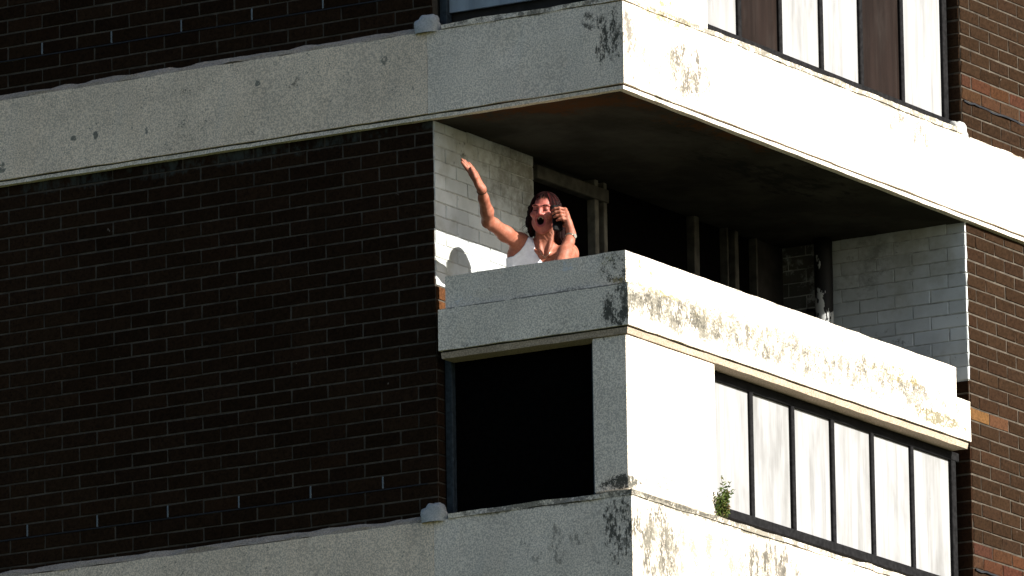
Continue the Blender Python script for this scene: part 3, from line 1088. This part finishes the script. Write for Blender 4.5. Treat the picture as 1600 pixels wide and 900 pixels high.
# arms
mid = lambda a, b, t: a * (1 - t) + b * t
bf.chain([SHR, mid(SHR, ELR, .45) + np.array((0, -.006, 0)), mid(SHR, ELR, .85), ELR], [.045, .041, .034, .031], .022)
bf.chain([ELR, mid(ELR, WRR, .3) + np.array((.004, 0, 0)), mid(ELR, WRR, .7), WRR], [.033, .034, .027, .0215], .016)
bf.ell(ELR + np.array((-.008, -.012, .0)), (.022, .022, .022), .015)
bf.chain([SHL, mid(SHL, ELL_, .5), ELL_], [.045, .042, .033], .022)
bf.chain([ELL_, mid(ELL_, WRL, .35) + np.array((-.003, 0, .004)), mid(ELL_, WRL, .75), WRL], [.035, .036, .028, .0225], .016)

# raised hand, palm up, fingers together and bent back
def unit(v): return v / np.linalg.norm(v)
d = unit(A(730.5, 262, .375) - WRR)
nrm = unit(np.array((.70, .40, .45))); nrm = unit(nrm - d * (d @ nrm))
bw_ = unit(np.cross(d, nrm))
if bw_[2] > 0: bw_ = -bw_             # points away from the street; thumb lies on the street side
palm = [WRR + bw_ * o * .5 for o in (-.026, -.009, .009, .026)]
kn = [WRR + d * (.098 - .004 * abs(i - 1)) + bw_ * o for i, o in enumerate((-.031, -.0105, .0105, .030))]
for a, b in zip(palm, kn): bf.cone(a, b, .0155, .0125, .012)
bf.cone(WRR, WRR + d * .045, .021, .016, .014)
d2 = unit(unit(A(716, 240, .39) - A(732, 262, .38)) * 1.0)
for i, (b, L) in enumerate(zip(kn, (.078, .088, .083, .066))):
    sp = bw_ * (i - 1.5) * .055
    back = -nrm * (.05 + .03 * ((i * 7) % 3))
    p1 = b + unit(d * .6 + d2 * .5 + sp + back) * L * .45
    p2 = p1 + unit(d2 + sp + back * .6) * L * .30
    p3 = p2 + unit(d2 + sp - back * (.8 if i == 3 else .2)) * L * .25
    bf.chain([b, p1, p2, p3], [.0108, .0098, .0088, .0070], .0035)
    bf.ell(p1, (.0102, .0102, .0102), .003)
th0 = WRR + d * .025 - bw_ * .020
th1 = th0 + unit(d * .9 - bw_ * .35 + nrm * .30) * .045
th2 = th1 + unit(d * .97 - bw_ * .0 + nrm * .12) * .032
th3 = th2 + unit(d * .97 + bw_ * .12) * .024
bf.chain([th0, th1, th2, th3], [.0165, .0125, .0105, .0080], .008)

# the hand with the phone: back of the hand outwards, fingers closed round the set
PH_T, PH_B = A(865, 326, .055), A(867, 370, .105)         # phone, ear end and mouth end
pd = unit(PH_B - PH_T)
KN = [A(878.5, 327.0, .085), A(880.5, 332.2, .094), A(881.5, 337.5, .101), A(882.0, 342.8, .104)]
for i, q in enumerate(KN):
    bf.cone(mid(WRL, A(886, 360, .09), .6) + np.array((0, .004 * (1.5 - i), .0)), q, .0155, .0122, .012)
bf.cone(WRL, A(884, 348, .10), .021, .017, .014)
for i, q in enumerate(KN):
    ln = (.034, .037, .035, .028)[i]
    p1 = q + unit(np.array((-.80, .12 - .02 * i, .42))) * ln
    p2 = p1 + unit(np.array((-.93, -.08, -.12))) * ln * .70
    p3 = p2 + unit(np.array((-.72, -.28, -.62))) * ln * .52
    bf.chain([q, p1, p2, p3], [.0100, .0090, .0082, .0068], .0035)
    bf.ell(q + np.array((.0, .001, .002)), (.0104, .0098, .0100), .004)
    bf.ell(p1, (.0093, .0093, .0093), .003)
tb = A(884, 352, .10)
bf.chain([tb, A(878, 351, .062), A(871, 341, .040), A(867, 333, .032)], [.016, .0125, .0108, .008], .007)

# head and face
head_prims(bf)
bf.ell(Hd(0, -.064, .030), (.042, .038, .042), .02, HR)                # jaw, dropped by the shout
bf.ell(Hd(0, -.097, .048), (.021, .017, .019), .018, HR)               # chin
for sx in (-1, 1):
    bf.ell(Hd(sx * .038, -.010, .053), (.022, .018, .019), .014, HR)   # cheek raised by the shout
    bf.cone(Hd(sx * .052, -.045, .010), Hd(sx * .026, -.084, .044), .017, .014, .018)
    bf.cone(Hd(sx * .010, .034, .072), Hd(sx * .043, .036, .055), .0085, .007, .010)   # brow
    bf.ell(Hd(sx * .029, .018, .0765), (.0165, .0115, .0135), .010, HR, op='cut')       # eye socket
    bf.ell(Hd(sx * .029, .0165, .0585), (.0135, .0125, .0130), .004, HR)                # closed lids
    bf.cone(Hd(sx * .020, .0025, .0705), Hd(sx * .040, .005, .062), .0045, .004, .006)  # bag below the eye
    bf.ell(Hd(sx * .072, .0, -.025), (.010, .030, .020), .006, HR)      # ear
    bf.cone(Hd(sx * .017, -.008, .076), Hd(sx * .031, -.040, .066), .0065, .006, .006)  # smile fold
bf.chain([Hd(0, .030, .070), Hd(0, .010, .082), Hd(0, -.006, .094)], [.0085, .0092, .0105], .008)
for sx in (-1, 1):
    bf.ell(Hd(sx * .0115, -.009, .082), (.0082, .0075, .0090), .005, HR)
    bf.ell(Hd(sx * .0065, -.0165, .089), (.0036, .0028, .0055), .002, HR, op='cut')
MC = (-.001, -.043, .074)
bf.ell(Hd(MC[0], MC[1], MC[2] + .004), (.0210, .0255, .036), .004, HR, op='cut')
ring = []
for i in range(17):
    a = 2 * math.pi * i / 16
    ring.append(Hd(MC[0] + .0232 * math.cos(a), MC[1] + .0275 * math.sin(a), MC[2] + .0015 - .010 * abs(math.cos(a)) ** 2 - (.004 if math.sin(a) < 0 else 0)))
bf.chain(ring, [.0046 if (i < 8) else .0056 for i in range(17)], .004)

V, F = bf.mesh()
# one light smoothing pass
adj = np.zeros_like(V); cn = np.zeros(len(V))
for a in range(4):
    np.add.at(adj, F[:, a], V[F[:, (a + 1) % 4]]); np.add.at(cn, F[:, a], 1)
    np.add.at(adj, F[:, (a + 1) % 4], V[F[:, a]]); np.add.at(cn, F[:, (a + 1) % 4], 1)
V = V * .55 + .45 * adj / cn[:, None]
C = V[F].mean(1)
hc = toH(C)
mid_ = np.zeros(len(F), np.int32)
dx, dy = (hc[:, 0] - MC[0]), (hc[:, 1] - MC[1])
rr = np.sqrt((dx / .0232) ** 2 + (dy / .0275) ** 2)
face = (np.abs(hc[:, 0]) < .066) & (hc[:, 1] > -.115) & (hc[:, 1] < .075) & (hc[:, 2] > .02)
mid_[face] = 1
lipz = (rr < 1.30) & (hc[:, 2] > .045) & (np.abs(hc[:, 0]) < .04)
mid_[lipz & (rr > .72)] = 2
inside = (rr < .80) & (hc[:, 2] > .015) & (hc[:, 2] < .079)
mid_[inside] = 3
local_mesh("body", V, F, [SKIN, FLUSH, LIPS, MOUTH], wo, mid_)

# teeth, eyebrows, lashes
TEETH = simple("teeth", (.30, .26, .21), .3, .4, var=.05)
HAIRD = simple("brow_hair", (.035, .012, .010), .7, .1)
def hmb(m, nm, mat, parent=wo): return m.build(nm, mat, parent, smooth=True)
m = MB()
m.tube([w3(Hd(MC[0] + .0150 * math.cos(a), MC[1] + .0200 * math.sin(a), .068 - .004 * abs(math.cos(a)))) for a in [math.radians(x) for x in range(25, 156, 13)]], .0034, 8)
hmb(m, "teeth", TEETH)
for sx in (-1, 1):
    m = MB()
    pts = [Hd(sx * x, y, z) for x, y, z in ((.012, .0345, .0805), (.022, .0395, .0765), (.034, .0395, .0690), (.044, .035, .0600))]
    m.tube([w3(p) for p in pts], [.0022, .0034, .0028, .0012], 6)
    hmb(m, "eyebrow", HAIRD)
    m = MB()
    pts = [Hd(sx * (.029 + .0125 * c), .0135 - .0022 * (1 - c * c), .0712 - .0035 * c * c - (.0025 if c > 0 else 0) * abs(c)) for c in (-1, -.6, -.2, .2, .6, 1)]
    m.tube([w3(p) for p in pts], [.0010, .0019, .0021, .0021, .0019, .0011], 6)
    hmb(m, "eyelashes", HAIRD)

# hair -------------------------------------------------------------------------
def hair_mat():
    t = NT("dark_auburn_hair")
    isl = t.nt.nodes.new("ShaderNodeNewGeometry").outputs["Random Per Island"]
    col = t.cramp(isl, [(0, (.006, .003, .003)), (.6, (.010, .0036, .0036)), (.88, (.030, .006, .006)), (1, (.075, .010, .009))])
    return t.done(col, .6, .06)
HAIR = hair_mat()
hf = Field((-.15, -.20, -.17), (.17, .16, .14), .004)
hf.ell(Hd(0, .024, -.036), (.0755, .082, .095), .0, HR)
hf.chain([Hd(-.070, .02, -.02), Hd(-.083, -.05, -.030), Hd(-.082, -.115, -.050)], [.022, .022, .014], .02)
hf.chain([Hd(.064, .03, -.03), Hd(.080, -.04, -.035), Hd(.074, -.125, -.035)], [.024, .030, .022], .02)
hf.chain([Hd(0, -.02, -.10), Hd(0, -.11, -.10)], [.06, .05], .03)
hf.chain([Hd(.03, -.02, -.08), Hd(.05, -.12, -.065)], [.05, .045], .03)
hf.ell(Hd(-.001, -.016, .075), (.0585, .079, .075), .012, HR, op='cut')
V, F = hf.mesh()
hv = toH(V)
strand = .0022 * np.sin(hv[:, 0] * 520 + 3 * np.sin(hv[:, 1] * 40)) + .0016 * np.sin(np.arctan2(hv[:, 0], hv[:, 2] + .03) * 46 + hv[:, 1] * 30)
nv = V - Hd(0, .0, -.035); nv /= np.linalg.norm(nv, axis=1)[:, None]
V = V + nv * strand[:, None]
hair = local_mesh("hair", V, F, [HAIR], wo)
m = MB()
hr = random.Random(3)
for i in range(800):
    az = hr.uniform(-math.pi, math.pi)
    fringe = abs(az) < .62
    if fringe and hr.random() < .05: continue
    pa = hr.uniform(-.25, .25)
    part = Vector((.012, 1, .15)).normalized()
    end = hr.uniform(.70, 1.14) if fringe else hr.uniform(1.5, 1.75)
    pts = []
    gro = hr.uniform(-.002, .006)
    for s in range(7):
        th = .12 + (end - .12) * s / 6
        x, z = math.sin(az) * math.sin(th), math.cos(az) * math.sin(th)
        y = math.cos(th)
        pts.append(np.array(((.0755 + gro) * x, .024 + (.083 + gro) * y, -.036 + (.096 + gro) * z)))
    if not fringe:
        L = hr.uniform(.07, .155)
        side = math.copysign(1, pts[-1][0])
        for s in range(1, 6):
            q = pts[6].copy()
            q[1] -= L * s / 5
            q[0] += side * .010 * math.sin(s / 5 * 2.2) + hr.gauss(0, .0015)
            q[2] -= .018 * s / 5 if q[2] > -.03 else 0
            if q[2] > .035 and abs(q[0]) < .062: q[0] = side * .062
            pts.append(q)
    n = len(pts)
    m.tube([w3(Hd(*p)) for p in pts], [.0015 * (1 - .75 * (k / (n - 1)) ** 2) for k in range(n)], 3)
for i in range(9):                                   # loose wisps blown to the left
    a = Hd(-.080, hr.uniform(-.09, -.02), -.02)
    m.tube([w3(a), w3(a + np.array((-.018, -.03, .01))), w3(a + np.array((-.040 - hr.uniform(0, .02), -.045 - hr.uniform(0, .02), .01)))], [.0012, .001, .0005], 3)
m.build("strands", HAIR, hair, smooth=True)

# vest top: a shell round the torso, cut to the garment's outline in image pixels -----------------
from_pts = [(770, 430), (776, 404), (797, 399), (807, 391), (814, 382), (818, 374), (820, 369.5), (827, 369.5), (829, 377), (832, 390),
            (836, 401), (842, 409), (850, 413), (858, 410), (865, 402), (870, 392), (873, 383), (879, 383), (880, 392), (884, 403), (895, 412), (910, 430), (910, 640), (775, 640)]
poly = np.array([((x - 845) / 300.0, (335 - y) / 300.0) for x, y in from_pts])
tf = Field((-.25, -.78, -.26), (.22, -.03, .16), .0045)
torso_prims(tf, .006)
ti = Field((-.25, -.78, -.26), (.22, -.03, .16), .0045)
torso_prims(ti, -.004)
g = [tf.lo[k] + tf.h * np.arange(tf.n[k]) for k in range(3)]
X, Y, Z = np.meshgrid(*g, indexing='ij')
PX = X - .0157 * Y
PY = CE * Y + SE * np.maximum(Z, -.09)
PX2, PY2 = PX.ravel(), PY.ravel()
inp = np.zeros(PX2.shape, bool)
dist = np.full(PX2.shape, 9.0)
for i in range(len(poly)):
    a, b = poly[i], poly[(i + 1) % len(poly)]
    cond = (a[1] > PY2) != (b[1] > PY2)
    xi = (b[0] - a[0]) * (PY2 - a[1]) / (b[1] - a[1] + 1e-12) + a[0]
    inp ^= cond & (PX2 < xi)
    ab = b - a
    t = np.clip(((PX2 - a[0]) * ab[0] + (PY2 - a[1]) * ab[1]) / (ab @ ab), 0, 1)
    dist = np.minimum(dist, np.hypot(PX2 - a[0] - t * ab[0], PY2 - a[1] - t * ab[1]))
sd = np.where(inp, -dist, dist).reshape(X.shape)
wrk = .004 * np.sin(Y * 70 + X * 45) * np.clip((-.30 - Y) * 8, 0, 1)
tf.d = np.maximum(np.maximum(tf.d + wrk, -ti.d), np.maximum(sd, -.76 - Y)).astype(np.float32)
V, F = tf.mesh()
VEST = simple("white_cotton", (.76, .79, .83), .85, .1, var=.06, scale=60)
local_mesh("vest_top", V, F, [VEST], wo)

jf = Field((-.25, FLOOR + .05, -.22), (.25, -.70, .12), .008)
torso_prims(jf, .010)
leg_prims(jf, .012)
g = [jf.lo[k] + jf.h * np.arange(jf.n[k]) for k in range(3)]
Y = g[1][None, :, None]
jf.d = np.maximum(jf.d, np.maximum(Y + .735, FLOOR + .09 - Y)).astype(np.float32)
V, F = jf.mesh()
local_mesh("trousers", V, F, [simple("dark_denim", (.02, .025, .04), .85, .1)], wo)

def ringaround(name, c, axis, r, tr, mat, wide=1.0, n=28):
    axis = unit(axis)
    e1 = unit(np.cross(axis, (0, .1, 1.0))); e2 = np.cross(axis, e1)
    m = MB()
    b = 0
    for i in range(n):
        a = 2 * math.pi * i / n
        rad = e1 * math.cos(a) + e2 * math.sin(a)
        for k in range(6):
            q = 2 * math.pi * k / 6
            m.v.append(tuple(w3(c + rad * (r + tr * math.cos(q)) + axis * tr * wide * math.sin(q))))
    for i in range(n):
        for k in range(6):
            m.f.append((i * 6 + k, ((i + 1) % n) * 6 + k, ((i + 1) % n) * 6 + (k + 1) % 6, i * 6 + (k + 1) % 6))
    return m.build(name, mat, wo, smooth=True)
ringaround("bracelet", mid(WRR, ELR, .06), ELR - WRR, .0265, .0022, simple("thin_dark_bangle", (.05, .03, .015), .35, .5, .7))
GOLD = simple("pale_metal", (.55, .50, .38), .3, .5, .9)
watch = ringaround("wristwatch", mid(WRL, ELL_, .10), ELL_ - WRL, .0265, .0026, GOLD, 2.6)
wc = mid(WRL, ELL_, .10) + unit(np.array((.75, .1, .55))) * .028
ax = unit(np.array((.75, .1, .55)))
MB().tube([w3(wc - ax * .003), w3(wc + ax * .004)], .0125, 16).build("watch_case", GOLD, watch)
# fine necklace
m = MB()
m.tube([w3(p) for p in (A(836, 385, .0), A(841, 397, .012), A(847, 402, .016), A(853, 397, .010), A(858, 385, -.005))], .0012, 5)
m.build("necklace", GOLD, wo, smooth=True)

# the telephone
ph = thing("mobile_phone", tuple(w3((PH_T + PH_B) / 2)), "dark mobile phone held to the woman's ear", "phone")
px_ = unit(np.cross(pd, np.array((.35, 0, 1.0)))); pn_ = unit(np.cross(px_, pd))
def phone_box(L0, L1, hw, ht, off, name, mat, par):
    m = MB().bevbox(-hw, hw, -ht, ht, L0, L1, .004)
    m.v = [tuple(w3(PH_T + px_ * x + pn_ * (y + off) + pd * z)) for x, y, z in m.v]
    return m.build(name, mat, par)
PLASTIC = simple("black_plastic", (.005, .005, .005), .5, .06)
phone_box(-.022, .132, .0235, .0085, 0, "handset", PLASTIC, ph)
phone_box(-.005, .050, .019, .0010, -.0088, "phone_screen", simple("phone_glass", (.01, .012, .015), .1, .5), ph)
phone_box(-.020, .130, .0275, .0014, .003, "trim", simple("phone_trim", (.03, .03, .032), .4, .3, .6), ph)


for o in list(bpy.data.objects):
    if "_plane" in o.keys(): del o["_plane"]
